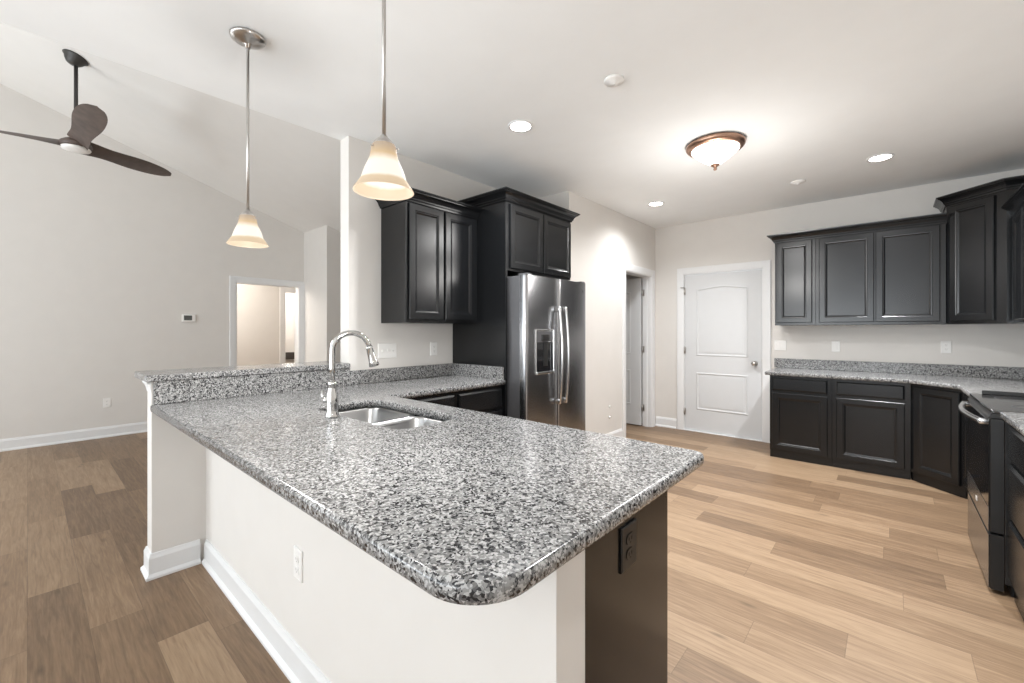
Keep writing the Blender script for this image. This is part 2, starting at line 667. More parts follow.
def baseboard(name, path, label):
    bm = bm_new()
    sweep(bm, path, BB)
    struct(name, bm, TRIM, label, 'baseboard')


baseboard('baseboard_knee', [(XK + .029, .672), (-0.48, .672), (-0.48, .772)], 'white baseboard along the foot of the peninsula knee wall')
baseboard('baseboard_half', [(XK2, 1.5), (XK2, .434), (XK, .434), (XK, .643)], 'white baseboard wrapping the end of the half wall')
baseboard('baseboard_far', [(XF, 1.935), (XF, YF + .03)][::-1], 'white baseboard along the far living room wall')
baseboard('baseboard_back', [(-2.41, YB), (-2.125, YB)], 'short white baseboard left of the white door')
baseboard('baseboard_pantry', [(XP, YP + .0), (XP, PY0 - .095)], 'white baseboard on the pantry wall right of the fridge')
baseboard('baseboard_return', [(XF + .03, 3.0), (-6.39, 3.0), (-6.39, YB)], 'white baseboard round the wall corner by the far doorway')


# ---------------------------------------------------------------- doors
def casing_bm(x0, x1, z1, w=.085, t=.018, y=0.0):
    """casing round an opening in a wall facing -Y (local)"""
    bm = bm_new()
    prof = [(0, y), (0, y - .010), (.012, y - .012), (.018, y - t * .75), (w - .02, y - t), (w - .004, y - t), (w, y - t * .6), (w, y)]
    sweep(bm, [(x0, 0), (x0, z1), (x1, z1), (x1, 0)][::-1], prof, up='y')
    return bm


def panel_outline(x0, x1, z0, z1, arch=0.0, n=14):
    pts = [(x1, z0), (x0, z0), (x0, z1)]
    if arch:
        for k in range(1, n):
            t = k / n
            pts.append((x0 + (x1 - x0) * t, z1 + arch * math.sin(PI * t) ** 1.3))
    pts.append((x1, z1))
    return pts


def door_leaf(bm, w, h, t=.035, z0=.012):
    """two-panel arched moulded door, local x 0..w, face at y=-t"""
    box(bm, 0, w, -t, 0, z0, h, .002, 1)
    sx = .145
    # moulded panels: sunk groove look made of a raised bead and a raised field
    for (a, b, arch) in ((.98, 1.835, .035), (.285, .765, 0)):
        for face in (-1, 1):
            y0 = -t if face < 0 else 0
            s = -1 if face < 0 else 1
            prof = [(0, y0), (0, y0 + s * .001), (.009, y0 + s * .007), (.016, y0 + s * .006), (.026, y0)]
            sweep(bm, panel_outline(sx, w - sx, a, b, arch), prof, closed=True, up='y')
            prism_pts = panel_outline(sx + .045, w - sx - .045, a + .045, b - .045, arch)
            prism(bm, prism_pts, 'y', y0 - s * .001, y0 + s * .004)


def hinge_bm(x, y, z):
    bm = bm_new()
    tube(bm, [(x, y, z - .045), (x, y, z + .045)], .007, 10)
    box(bm, x - .018, x + .018, y + .001, y + .004, z - .044, z + .044)
    return bm


def knob_bm(x, y, z, s=-1):
    bm = bm_new()
    M = Matrix.Translation((x, y, z)) @ Matrix.Rotation(PI / 2 * (1 if s < 0 else -1), 4, 'X')
    lathe(bm, [(0, 0), (.031, 0), (.031, .006), (.024, .010), (.011, .014), (.011, .032), (.020, .038), (.0275, .048), (.027, .058), (.018, .066), (0, .068)], 24, M)
    return bm


# white door in the back wall
d1 = sroot('door_1', 'closed white two-panel arched door left of the black cabinets', 'door', (DX0, YB, 0))
bm = casing_bm(DX0, DX1, DZ, y=YB)
obj('casing', bm, TRIM, d1)
bm = bm_new()
box(bm, DX0, DX0 + .008, YB + .001, YB + .118, 0, DZ)
box(bm, DX1 - .008, DX1, YB + .001, YB + .118, 0, DZ)
box(bm, DX0, DX1, YB + .001, YB + .118, DZ - .008, DZ)
obj('jamb', bm, TRIM, d1)
bm = bm_new()
door_leaf(bm, DX1 - DX0 - .024, 2.026)
bmesh.ops.translate(bm, verts=bm.verts, vec=(DX0 + .012, YB + .045, 0))
obj('leaf', bm, DOORM, d1)
bm = bm_new()
box(bm, DX0 + .001, DX1 - .001, YB - .02, YB + .10, 0.0, .011, .003, 1)
obj('threshold', bm, TRIM, d1)
for z in (.25, 1.05, 1.82):
    obj('hinge', hinge_bm(DX0 + .010, YB - .002, z), NICKEL, d1)
bm = bm_new()
tube(bm, [(DX0 + .010, YB - .012, 1.87), (DX0 - .03, YB - .03, 1.868), (DX0 - .035, YB - .035, 1.868)], .005, 8)
tube(bm, [(DX0 + .010, YB - .012, 1.868), (DX0 + .03, YB - .04, 1.868)], .005, 8)
obj('hinge_stop', bm, NICKEL, d1)
o = obj('knob', knob_bm(DX1 - .085, YB + .011, .915), NICKEL, d1)
o['label'] = 'round satin nickel knob'
bm = bm_new()
box(bm, DX1 - .014, DX1 - .010, YB + .008, YB + .012, .86, .97)
obj('strike_edge', bm, NICKEL, d1)

# pantry door: doorway in the pantry wall (casing faces +X), leaf swung open into the pantry
d2 = sroot('door_2', 'open grey-white panel door in the narrow doorway right of the refrigerator', 'door', (XP, PY0, 0), PI / 2)
bm = casing_bm(0, PY1 - PY0, 2.04, w=.085)
obj('casing', bm, TRIM, d2, local=True)
bm = bm_new()
w_ = PY1 - PY0
box(bm, 0, .012, .001, .119, 0, 2.04)
box(bm, w_ - .012, w_, .001, .119, 0, 2.04)
box(bm, 0.012, w_ - .012, .001, .119, 2.028, 2.04)
box(bm, w_ - .024, w_ - .012, .05, .085, 0, 2.028)
obj('jamb', bm, TRIM, d2, local=True)
leaf = bm_new()
door_leaf(leaf, .715, 2.02)
# leaf runs along local +y (into the pantry), its face towards local -x
bmesh.ops.transform(leaf, matrix=Matrix.Translation((w_ - .055, .128, 0)) @ Matrix.Rotation(PI / 2, 4, 'Z') @ Matrix.Scale(1, 4), verts=leaf.verts)
obj('leaf', leaf, DOORM, d2, local=True)
for z in (.25, 1.05, 1.82):
    bm = bm_new()
    tube(bm, [(w_ - .034, .115, z - .045), (w_ - .034, .115, z + .045)], .008, 10)
    box(bm, w_ - .0145, w_ - .0122, .07, .113, z - .045, z + .045)
    obj('hinge', bm, NICKEL, d2, local=True)

# cased opening in the far wall
d3 = sroot('door_3', 'white cased doorway without a door in the far living room wall', 'doorway', (XF, OY0, 0), PI / 2)
obj('casing', casing_bm(0, OY1 - OY0, OZ, w=.085), TRIM, d3, local=True)
bm = bm_new()
w_ = OY1 - OY0
box(bm, 0, .012, .001, .119, 0, OZ)
box(bm, w_ - .012, w_, .001, .119, 0, OZ)
box(bm, .012, w_ - .012, .001, .119, OZ - .012, OZ)
obj('jamb', bm, TRIM, d3, local=True)
d4 = sroot('door_4', 'narrow white cased doorway deep inside the room beyond the far doorway', 'doorway', (XB, QY0, 0), PI / 2)
obj('casing', casing_bm(0, QY1 - QY0, 2.06, w=.10), TRIM, d4, local=True)
bm = bm_new()
box(bm, 0, .01, .001, .099, 0, 2.06)
box(bm, QY1 - QY0 - .01, QY1 - QY0, .001, .099, 0, 2.06)
obj('jamb', bm, TRIM, d4, local=True)

# ---------------------------------------------------------------- cabinets
DOOR_RINGS = [(0, 0), (0, .014), (.005, .019), (.048, .019), (.053, .0165), (.060, .0155), (.070, .008), (.074, .008)]
DRAW_RINGS = [(0, 0), (0, .010), (.004, .013), (.012, .019), (.016, .019)]


def cab_door(root, x0, x1, z0, z1, knob=None):
    bm = bm_new()
    ringpanel(bm, x0, x1, z0, z1, DOOR_RINGS, -.0005)
    return obj('door', bm, CAB, root, local=True)


def cab_drawer(root, x0, x1, z0, z1):
    bm = bm_new()
    ringpanel(bm, x0, x1, z0, z1, DRAW_RINGS, -.0005)
    return obj('drawer', bm, CAB, root, local=True)


CROWN = [(0, 0), (.010, 0), (.013, .012), (.020, .018), (.022, .026), (.030, .042), (.044, .056), (.054, .060), (.056, .066), (.066, .070), (.068, .080), (0, .080)]


def crown(root, path, z):
    bm = bm_new()
    sweep(bm, path, [(o, u + z) for o, u in CROWN])
    return obj('crown_moulding', bm, CAB, root, local=True)


def upper(name, label, loc, rz, w, d, z0, z1, doors, group, crown_path=None):
    r = thing(name, label, 'cabinet', (*loc, z0), rz, group)
    h = z1 - z0
    bm = bm_new()
    box(bm, 0, w, 0, d, 0, h, .0015, 1)
    obj('carcass', bm, CAB, r, local=True)
    for (a, b) in doors:
        cab_door(r, a, b, .026, h - .012)
    if crown_path:
        crown(r, crown_path, h - .004)
    return r


def base(name, label, loc, rz, w, d, h, fronts, group, toe=.075, toe_in=.010):
    r = thing(name, label, 'cabinet', (*loc, 0), rz, group)
    bm = bm_new()
    box(bm, 0, w, 0, d, toe, h, .0015, 1)
    obj('carcass', bm, CAB, r, local=True)
    bm = bm_new()
    box(bm, .001, w - .001, toe_in, d, 0, toe)
    obj('toe_kick', bm, CAB, r, local=True)
    for (k, a, b, c, e) in fronts:
        (cab_door if k == 'd' else cab_drawer)(r, a, b, c, e)
    return r


UZ0, UZ1 = 1.362, 2.262
# back wall uppers
upper('upper_cabinet', 'narrow single-door black wall cabinet nearest the white door', (-.94, 5.39), 0, .364, YB - 5.392, UZ0, UZ1,
      [(.018, .334)], 'black wall cabinets on the back wall', [(0, YB - 5.392), (0, 0), (.364, 0)])
upper('upper_cabinet', 'wide two-door black wall cabinet between the narrow one and the taller corner one', (-.5755, 5.39), 0, .948, YB - 5.392, UZ0, UZ1,
      [(.029, .460), (.472, .910)], 'black wall cabinets on the back wall', [(0, 0), (.948, 0)])
# diagonal corner upper (taller)
dl = math.hypot(.312, .312)
r = thing('corner_upper_cabinet', 'taller black diagonal wall cabinet in the right corner', 'cabinet', (.375, 5.405, UZ0), -PI / 4)
hd = 2.415 - UZ0
bm = bm_new()
s2 = math.sqrt(.5)


def toloc(x, y):   # world plan -> local of the diagonal cabinet
    dx, dy = x - .375, y - 5.405
    return (dx * s2 - dy * s2, dx * s2 + dy * s2)


pl = [toloc(*p) for p in ((.375, 5.405), (.687, 5.093), (XR - .002, 5.093), (XR - .002, YB - .002), (.375, YB - .002))]
prism(bm, pl, 'z', 0, hd)
obj('carcass', bm, CAB, r, local=True)
cab_door(r, .04, dl - .075, .028, hd - .022)
crown(r, [toloc(.375, YB - .002), toloc(.375, 5.405), toloc(.687, 5.093), toloc(XR - .002, 5.093)], hd - .004)
# next upper on the right wall
upper('upper_cabinet', 'black wall cabinet at the right edge, beside the taller corner cabinet', (.725, 5.09), -PI / 2, .75, XR - .727, UZ0, UZ1 - .06,
      [(.06, .38), (.40, .72)], 'black wall cabinets on the right wall', [(0, 0), (.75, 0)])

# upper beside the fridge
FW = PI / 2
upper('upper_cabinet', 'black two-door wall cabinet left of the refrigerator, behind the near pendant', (-2.6, 1.79), FW, .713, .318, UZ0, UZ1 - .022,
      [(.025, .340), (.358, .675)], 'black wall cabinets by the refrigerator', [(0, .318), (0, 0), (.713, 0)])
# fridge cabinet with tall side panel
FX = -2.28
FD = FX - XK - .002
r = thing('refrigerator_cabinet', 'black two-door cabinet with tall side panel above the refrigerator', 'cabinet', (FX, 2.505, 0), FW)
FZ0, FZ1 = 1.785, 2.338
bm = bm_new()
box(bm, 0, .022, 0, FD, 0, FZ1, .001, 1)
obj('side_panel', bm, CAB, r, local=True)
bm = bm_new()
box(bm, .023, .915, 0, FD, FZ0, FZ1, .001, 1)
obj('carcass', bm, CAB, r, local=True)
cab_door(r, .045, .468, FZ0 + .02, FZ1 - .02)
cab_door(r, .480, .900, FZ0 + .02, FZ1 - .02)
crown(r, [(0, FD), (0, 0), (.915, 0), (.915, FD)], FZ1 - .004)

# base run between the peninsula and the fridge panel (front faces +X)
RX = -2.31
RD = RX - XK - .002
base('base_cabinet', 'black drawer base cabinet against the refrigerator panel, beyond the sink', (RX, 2.01), FW, .492, RD, .874,
     [('w', .02, .475, .70, .852), ('d', .02, .475, .125, .68)], 'black base cabinets by the sink')
base('base_cabinet', 'black base cabinet in the inside corner behind the sink', (RX, 1.445), FW, .563, RD, .874,
     [('w', .12, .545, .70, .852), ('d', .12, .545, .125, .68)], 'black base cabinets by the sink')
# peninsula cabinet (front faces +Y), dark end panel towards the viewer
r = thing('peninsula_cabinet', 'black cabinet under the peninsula with plain end panel facing the floor', 'cabinet', (-.545, 1.385, 0), PI)
PWID = 2.34
bm = bm_new()
PD = 1.385 - .777
# hollow carcass so the sink bowls hang free: sides, floor, front rails, back
box(bm, .021, PWID, 0, .018, .10, .874)
box(bm, .021, PWID, PD - .012, PD, .10, .874)
box(bm, .021, PWID, .018, PD - .012, .10, .118)
box(bm, PWID - .018, PWID, .018, PD - .012, .118, .874)
box(bm, .021, PWID, .05, PD, 0, .10)
obj('carcass', bm, CAB, r, local=True)
bm = bm_new()
box(bm, 0, .020, -.001, PD, 0, .874, .0015, 1)
obj('end_panel', bm, CAB, r, local=True)
x = .04
for k, wd in enumerate((.60, .40, .40, .42, .40)):
    if k == 0:
        cab_door(r, x, x + wd - .02, .12, .86)
    else:
        cab_drawer(r, x, x + wd - .02, .70, .855)
        cab_door(r, x, x + wd - .02, .12, .68)
    x += wd + .005

# back wall base units
BH = .845
BY = 5.10
base('base_cabinet', 'black drawer-and-door base cabinet nearest the white door', (-.935, BY), 0, .518, YB - BY - .002, BH,
     [('w', .022, .484, .695, .822), ('d', .022, .484, .09, .668)], 'black base cabinets on the back wall')
base('base_cabinet', 'black drawer-and-door base cabinet beside the diagonal corner cabinet', (-.4165, BY), 0, .5525, YB - BY - .002, BH,
     [('w', .034, .512, .695, .822), ('d', .034, .512, .09, .668)], 'black base cabinets on the back wall')
# diagonal corner base
r = thing('corner_base_cabinet', 'black diagonal base cabinet with one door in the right corner', 'cabinet', (.138, 5.10, 0), -PI / 4)


def toloc2(x, y):
    dx, dy = x - .138, y - 5.10
    return (dx * s2 - dy * s2, dx * s2 + dy * s2)


FR = .44
dl2 = math.hypot(FR - .138, FR - .138)
YD = 5.10 - (FR - .138)
bm = bm_new()
prism(bm, [toloc2(*p) for p in ((.138, 5.10), (FR, YD), (XR - .002, YD), (XR - .002, YB - .002), (.138, YB - .002))], 'z', .075, BH)
obj('carcass', bm, CAB, r, local=True)
bm = bm_new()
e = .02
prism(bm, [toloc2(*p) for p in ((.140, 5.10 + e), (FR, YD + e), (XR - .004, YD + e), (XR - .004, YB - .004), (.140, YB - .004))], 'z', 0, .075)
obj('toe_kick', bm, CAB, r, local=True)
cab_door(r, .035, dl2 - .035, .09, .822)
# base between corner and range, and drawers this side of the range
base('base_cabinet', 'black base cabinet hidden behind the range, left of its oven', (FR, YD - .002), -PI / 2, YD - .004 - 3.935, XR - FR - .002, BH,
     [('w', .03, .80, .685, .82), ('d', .03, .80, .125, .655)], 'black base cabinets on the right wall')
base('drawer_cabinet', 'black three-drawer base cabinet at the right edge, nearer than the range', (FR, 3.158), -PI / 2, .76, XR - FR - .002, .874,
     [('w', .05, .73, .69, .85), ('w', .05, .73, .42, .67), ('w', .05, .73, .125, .40)], 'black base cabinets on the right wall')

# ---------------------------------------------------------------- countertops
CT0, CT1 = .876, .914


def arc(cx, cy, r, a0, a1, n):
    return [(cx + r * math.cos(math.radians(a0 + (a1 - a0) * k / n)), cy + r * math.sin(math.radians(a0 + (a1 - a0) * k / n))) for k in range(n + 1)]


def rrect(x0, x1, y0, y1, r, n=8):
    return arc(x1 - r, y0 + r, r, -90, 0, n) + arc(x1 - r, y1 - r, r, 0, 90, n) + arc(x0 + r, y1 - r, r, 90, 180, n) + arc(x0 + r, y0 + r, r, 180, 270, n)


def slab(bm, outer, holes, z0, z1, round_top=.010):
    """counter slab with eased edges and cut-outs"""
    def inset(pts, d):
        n = len(pts)
        out = []
        for i in range(n):
            p, a, b = Vector(pts[i]), Vector(pts[i - 1]), Vector(pts[(i + 1) % n])
            d0, d1 = (p - a).normalized(), (b - p).normalized()
            n0, n1 = Vector((-d0.y, d0.x)), Vector((-d1.y, d1.x))
            nm = (n0 + n1).normalized()
            out.append(tuple(p + nm * d / max(.3, nm.dot(n0))))
        return out
    r = round_top
    loops_top = []
    loops_bot = []
    for pts, sgn in [(outer, 1)] + [(h, -1) for h in holes]:
        if sgn > 0:
            steps = [(r, z0), (r * .3, z0 + r * .3), (0, z0 + r), (0, z1 - r), (r * .3, z1 - r * .3), (r, z1)]
        else:
            steps = [(0, z0), (0, z1 - .004), (-.004, z1)]
        rings = [[bm.verts.new((*q, z)) for q in inset(pts, d)] for d, z in steps]
        for a, b in zip(rings, rings[1:]):
            n = len(a)
            for k in range(n):
                f = bm.faces.new((a[k], a[(k + 1) % n], b[(k + 1) % n], b[k]))
                f.smooth = True
        loops_bot.append(rings[0])
        loops_top.append(rings[-1])
    bm.edges.ensure_lookup_table()
    for loops in (loops_top, loops_bot):
        es = []
        for lp in loops:
            for k in range(len(lp)):
                ed = bm.edges.get((lp[k], lp[(k + 1) % len(lp)]))
                es.append(ed)
        bmesh.ops.triangle_fill(bm, edges=es, use_beauty=True)
    bmesh.ops.recalc_face_normals(bm, faces=bm.faces)


# sink cut-out (both bowls in one opening)
SX0, SX1, SY0, SY1 = -2.20, -1.445, .962, 1.31
PX1 = -.443
CYF = .428
outer = [(XK + .002, CYF)] + arc(PX1 - .115, CYF + .115, .115, -90, 0, 12) + arc(PX1 - .04, 1.455 - .04, .04, 0, 90, 6) + \
    [(-2.282, 1.455), (-2.282, 2.503), (XK + .002, 2.503)]
ct = thing('countertop', 'speckled grey granite L-shaped peninsula countertop with double sink', 'countertop', (-1.7, .95, CT0))
bm = bm_new()
SXM = -1.80
hole1 = rrect(SX0, SXM - .012, SY0, SY1, .07)
hole2 = rrect(SXM + .012, SX1, SY0 - .005, SY1 - .01, .07)
hole = rrect(SX0, SX1, SY0, SY1, .06)
slab(bm, outer, [hole], CT0, CT1)
obj('slab', bm, GRAN, ct)
bm = bm_new()
box(bm, XK + .002, XK + .022, .44, 1.531, CT1 + .0005, 1.0355, .001, 1)
o = obj('tall_backsplash', bm, GRAN, ct)
bm = bm_new()
box(bm, XK + .002, XK + .022, 1.532, 2.503, CT1 + .0005, 1.016, .002, 1)
obj('backsplash', bm, GRAN, ct)
bm = bm_new()
box(bm, XK + .023, -2.295, 2.483, 2.503, CT1 + .0005, 1.016, .002, 1)
obj('side_splash', bm, GRAN, ct)

# raised bar ledge on the half wall with a white cove moulding below
bt = thing('bar_top', 'raised granite bar ledge on the white half wall', 'countertop', (-3.07, .95, 1.037))
bm = bm_new()
box(bm, -3.25, -2.888, .405, 1.5285, 1.037, 1.072, .006, 2)
obj('slab', bm, GRAN, bt)
bm = bm_new()
COVE = [(0, 0), (.004, 0), (.006, .010), (.014, .030), (.030, .046), (.034, .050), (.034, .060), (0, .060)]
sweep(bm, [(XK2 - .0005, 1.528), (XK2 - .0005, .4335), (XK + .0, .4335)], [(o * .55, u + .976) for o, u in COVE])
o = obj('cove_moulding', bm, TRIM, bt)
o['label'] = 'white cove moulding under the ledge'

# back wall / corner / right wall countertop
KT0, KT1 = BH + .001, BH + .037
ct2 = thing('countertop', 'speckled granite countertop along the back wall and right corner', 'countertop', (0, 5.4, KT0))
bm = bm_new()
F0 = .405
slab(bm, [(-.975, 5.065), (.122, 5.065), (F0, 5.065 - (F0 - .122)), (F0, 3.937), (XR - .002, 3.937), (XR - .002, YB - .002), (-.975, YB - .002)], [], KT0, KT1, .008)
obj('slab', bm, GRAN, ct2)
bm = bm_new()
box(bm, -1.0, XR - .024, YB - .022, YB - .002, KT1 + .0005, KT1 + .105, .002, 1)
obj('backsplash', bm, GRAN, ct2)
bm = bm_new()
box(bm, XR - .022, XR - .002, 3.937, YB - .002, KT1 + .0005, KT1 + .105, .002, 1)
obj('backsplash', bm, GRAN, ct2)
ct3 = thing('countertop', 'short granite countertop at the right edge, nearer than the range', 'countertop', (.7, 2.7, .875))
bm = bm_new()
slab(bm, [(F0, 2.36), (XR - .002, 2.36), (XR - .002, 3.158), (F0, 3.158)], [], .875, .911, .008)
obj('slab', bm, GRAN, ct3)
bm = bm_new()
box(bm, XR - .022, XR - .002, 2.36, 3.158, .9115, 1.013, .002, 1)
obj('backsplash', bm, GRAN, ct3)

# ---------------------------------------------------------------- sink and faucet
sk = thing('sink', 'stainless undermount double-bowl sink set in the peninsula', 'sink', ((SX0 + SX1) / 2, (SY0 + SY1) / 2, .70))


def bowl(x0, x1, y0, y1, zt, depth):
    bm = bm_new()
    rings = []
    for ins, z, r in ((-.022, zt, .085), (-.006, zt, .066), (-.002, zt - .01, .066), (.012, zt - depth + .05, .07), (.022, zt - depth + .018, .065), (.045, zt - depth + .003, .05), (.09, zt - depth, .03)):
        rings.append([bm.verts.new((*p, z)) for p in rrect(x0 + ins, x1 - ins, y0 + ins, y1 - ins, r, 8)])
    n = len(rings[0])
    for a, b in zip(rings, rings[1:]):
        for k in range(n):
            f = bm.faces.new((a[k], a[(k + 1) % n], b[(k + 1) % n], b[k]))
            f.smooth = True
    f = bm.faces.new(rings[-1])
    f.smooth = True
    bmesh.ops.recalc_face_normals(bm, faces=bm.faces)
    for f in bm.faces:
        f.normal_flip()
    return bm


for (a, b) in ((SX0, SXM - .014), (SXM + .014, SX1)):
    o = obj('bowl', bowl(a, b, SY0, SY1, CT0 - .002, .19), SINKS, sk)
    sol = o.modifiers.new('gauge', 'SOLIDIFY')
    sol.thickness = .0015
    sol.offset = 1
    bm = bm_new()
    lathe(bm, [(0, .004), (.018, .004), (.030, .006), (.042, .004), (.044, 0), (0, 0)], 24, Matrix.Translation(((a + b) / 2, (SY0 + SY1) / 2 - .02, CT0 - .192 + .001)))
    obj('drain', bm, CHROME, sk)
bm = bm_new()
box(bm, SXM - .0135, SXM + .0135, SY0 + .0, SY1 - .0, CT0 - .040, CT0 - .010, .008, 3)
obj('divider', bm, SINKS, sk, smooth=40)

FXY = Vector((-1.895, .915))
fd = Vector((math.cos(math.radians(70)), math.sin(math.radians(70))))
fc = thing('faucet', 'polished gooseneck pull-down faucet behind the sink', 'faucet', (FXY.x, FXY.y, CT1))
bm = bm_new()
lathe(bm, [(0, 0), (.030, 0), (.031, .006), (.027, .014), (.024, .03), (.026, .06), (.025, .09), (.019, .125), (.0165, .142), (.019, .146), (.019, .156), (.0145, .160), (0, .160)], 28, Matrix.Translation((FXY.x, FXY.y, CT1 + .0005)))
obj('body', bm, CHROME, fc)
bm = bm_new()


def fp(s, z):
    return (FXY.x + fd.x * s, FXY.y + fd.y * s, CT1 + z)


pts = [fp(0, .155), fp(0, .22), fp(0, .27)]
RA = .081
for k in range(1, 18):
    a = math.radians(180 - k * 10)
    pts.append(fp(RA + RA * math.cos(a), .300 + RA * math.sin(a)))
obj('spout', (tube(bm, pts, .0125, 16), bm)[1], CHROME, fc)
p0, p1 = Vector(pts[-2]), Vector(pts[-1])
dr = (p1 - p0).normalized()
bm = bm_new()
hp = [p1 + dr * t for t in (-.004, .004, .006, .030, .072, .090, .094)]
tube(bm, hp, [.0150, .0155, .0150, .0165, .020, .0245, .021], 20)
obj('spray_head', bm, CHROME, fc)
bm = bm_new()
sd = Vector((-.80, -.60))
hz = CT1 + .075
tube(bm, [(FXY.x + sd.x * .018, FXY.y + sd.y * .018, hz), (FXY.x + sd.x * .040, FXY.y + sd.y * .040, hz + .002)], [.014, .013], 14)
tube(bm, [(FXY.x + sd.x * .036, FXY.y + sd.y * .036, hz), (FXY.x + sd.x * .047, FXY.y + sd.y * .047, hz + .018), (FXY.x + sd.x * .050, FXY.y + sd.y * .050, hz + .045)], [.007, .006, .0045], 10)
obj('handle', bm, CHROME, fc)
# ---------------------------------------------------------------- refrigerator (front faces +X)
fr = thing('refrigerator', 'stainless side-by-side refrigerator with door dispenser', 'refrigerator', (-2.5, 2.97, 0))
FY0, FY1, FYM = 2.545, 3.425, 2.975
DXF = -2.095
bm = bm_new()
box(bm, -2.88, -2.172, FY0 + .006, FY1 - .006, .03, 1.738, .006, 2)
obj('case', bm, CASE, fr)
bm = bm_new()
box(bm, -2.85, -2.16, FY0 + .03, FY1 - .03, 0, .10)
obj('base_grille', bm, BLACKP, fr)


def fdoor(bm, y0, y1, z0, z1, hole=None):
    """door with rounded vertical edges, gently crowned front, optional dispenser recess"""
    n = 16
    def plan():
        p = [(-2.168, y0), (-2.150, y0)]
        r = .030
        p += [(DXF - r - .008 + r * math.sin(a), y0 + r - r * math.cos(a)) for a in [PI / 2 * k / 6 for k in range(7)]]
        q = []
        for k in range(1, n):
            t = k / n
            q.append((DXF - .008 + .008 * math.sin(PI * t) ** .7, y0 + r + (y1 - y0 - 2 * r) * t))
        p += q
        p += [(DXF - r - .008 + r * math.cos(a), y1 - r + r * math.sin(a)) for a in [PI / 2 * k / 6 for k in range(7)]]
        p += [(-2.150, y1), (-2.168, y1)]
        return p
    pts = plan()
    prism(bm, pts, 'z', z0, z1)
    for f in bm.faces:
        if abs(f.normal.z) < .5:
            f.smooth = True


bm = bm_new()
fdoor(bm, FY0, FYM - .003, .115, 1.74)
dl_ = obj('door', bm, STEEL, fr, smooth=35)
bm = bm_new()
fdoor(bm, FYM + .003, FY1, .115, 1.74)
dr_ = obj('door', bm, STEEL, fr, smooth=35)
# dispenser
bm = bm_new()
ringpanel(bm, 0, .245, 0, .36, [(0, 0), (0, .008), (.003, .010), (.007, .010), (.010, .004)])
bmesh.ops.rotate(bm, verts=bm.verts, cent=(0, 0, 0), matrix=Matrix.Rotation(PI / 2, 3, 'Z'))
bmesh.ops.translate(bm, verts=bm.verts, vec=(DXF - .001, 2.648, .955))
dd = obj('dispenser', bm, [BRIGHT], dl_)
bm = bm_new()
box(bm, DXF + .002, DXF + .0065, 2.664, 2.877, 1.215, 1.30, .001, 1)
obj('control_panel', bm, CASE, dd) if False else obj('control_panel', bm, CASE, dl_)
bm = bm_new()
box(bm, DXF + .002, DXF + .0060, 2.664, 2.877, .972, 1.213)
obj('niche', bm, BGLASS, dl_)
bm = bm_new()
box(bm, DXF + .004, DXF + .012, 2.745, 2.80, 1.02, 1.215, .002, 1)
box(bm, DXF + .004, DXF + .016, 2.72, 2.82, 1.225, 1.275, .004, 2)
obj('paddle', bm, BLACKP, dl_)
bm = bm_new()
box(bm, DXF + .002, DXF + .022, 2.655, 2.886, .958, .978, .004, 2)
obj('drip_tray', bm, BRIGHT, dl_)
for (yh_, dpar) in ((FYM - .045, dl_), (FYM + .045, dr_)):
    bm = bm_new()
    P_ = []
    for k in range(21):
        t = k / 20
        P_.append((DXF + .035 + .028 * math.sin(PI * t), yh_, .70 + .80 * t))
    tube(bm, P_, .012, 12)
    for z in (.715, 1.485):
        box(bm, DXF - .002, DXF + .045, yh_ - .014, yh_ + .014, z - .022, z + .022, .006, 2)
    o = obj('handle', bm, BRIGHT, dpar, smooth=40)
bm = bm_new()
lathe(bm, [(0, 0), (.014, 0), (.014, .002), (.011, .003), (0, .003)], 20, Matrix.Translation((DXF - .003, FY1 - .065, 1.665)) @ Matrix.Rotation(PI / 2, 4, 'Y'))
obj('badge', bm, CASE, dr_)
for yy in (FY0 + .05, FY1 - .05):
    bm = bm_new()
    box(bm, -2.20, -2.11, yy - .03, yy + .03, 1.741, 1.755, .004, 2)
    obj('hinge_cap', bm, CASE, fr)

# ---------------------------------------------------------------- range (front faces -X)
rg = thing('range', 'stainless and black glass slide-in range with bowed oven handle', 'range', (.376, 3.93, 0), -PI / 2)
RW = .765
RDP = XR - .376 - .004
bm = bm_new()
box(bm, .004, RW - .004, .045, RDP, .06, .895, .002, 1)
box(bm, .03, RW - .03, .07, RDP - .05, 0, .06)
obj('body', bm, BLACKP, rg, local=True)
bm = bm_new()
box(bm, 0, RW, .0, RDP, .896, .913, .004, 2)
obj('cooktop', bm, COOK, rg, local=True)
for (cx, cy, r_) in ((.2, .18, .10), (.56, .18, .085), (.2, .46, .085), (.56, .46, .10)):
    bm = bm_new()
    lathe(bm, [(r_ - .003, 0), (r_, 0), (r_, .0006), (r_ - .003, .0006)], 40, Matrix.Translation((cx, cy, .9132)), cap=False)
    obj('burner_mark', bm, CASE, rg, local=True)
bm = bm_new()
box(bm, .006, .026, .05, RDP, .9135, .936, .003, 1)
obj('raised_edge', bm, BLACKP, rg, local=True)
bm = bm_new()
prism(bm, [(.0, .895), (-.002, .885), (-.010, .872), (.044, .872), (.044, .895)], 'x', .002, RW - .002)
obj('control_strip', bm, BLACKP, rg, local=True)
bm = bm_new()
ringpanel(bm, .006, RW - .006, .305, .868, [(0, -.043), (0, .0), (.006, .006), (.012, .006)], 0)
od = obj('oven_door', bm, BLACKP, rg, local=True)
bm = bm_new()
box(bm, .008, RW - .008, -.0095, -.0065, .305, .425, .001, 1)
o = obj('lower_trim', bm, STEEL, od, local=True)
o['label'] = 'stainless lower strip of the oven door'
bm = bm_new()
box(bm, .008, RW - .008, -.0085, -.0062, .427, .855, .001, 1)
obj('window', bm, BGLASS, od, local=True)
bm = bm_new()
box(bm, RW / 2 - .02, RW / 2 + .02, -.0115, -.0096, .35, .372)
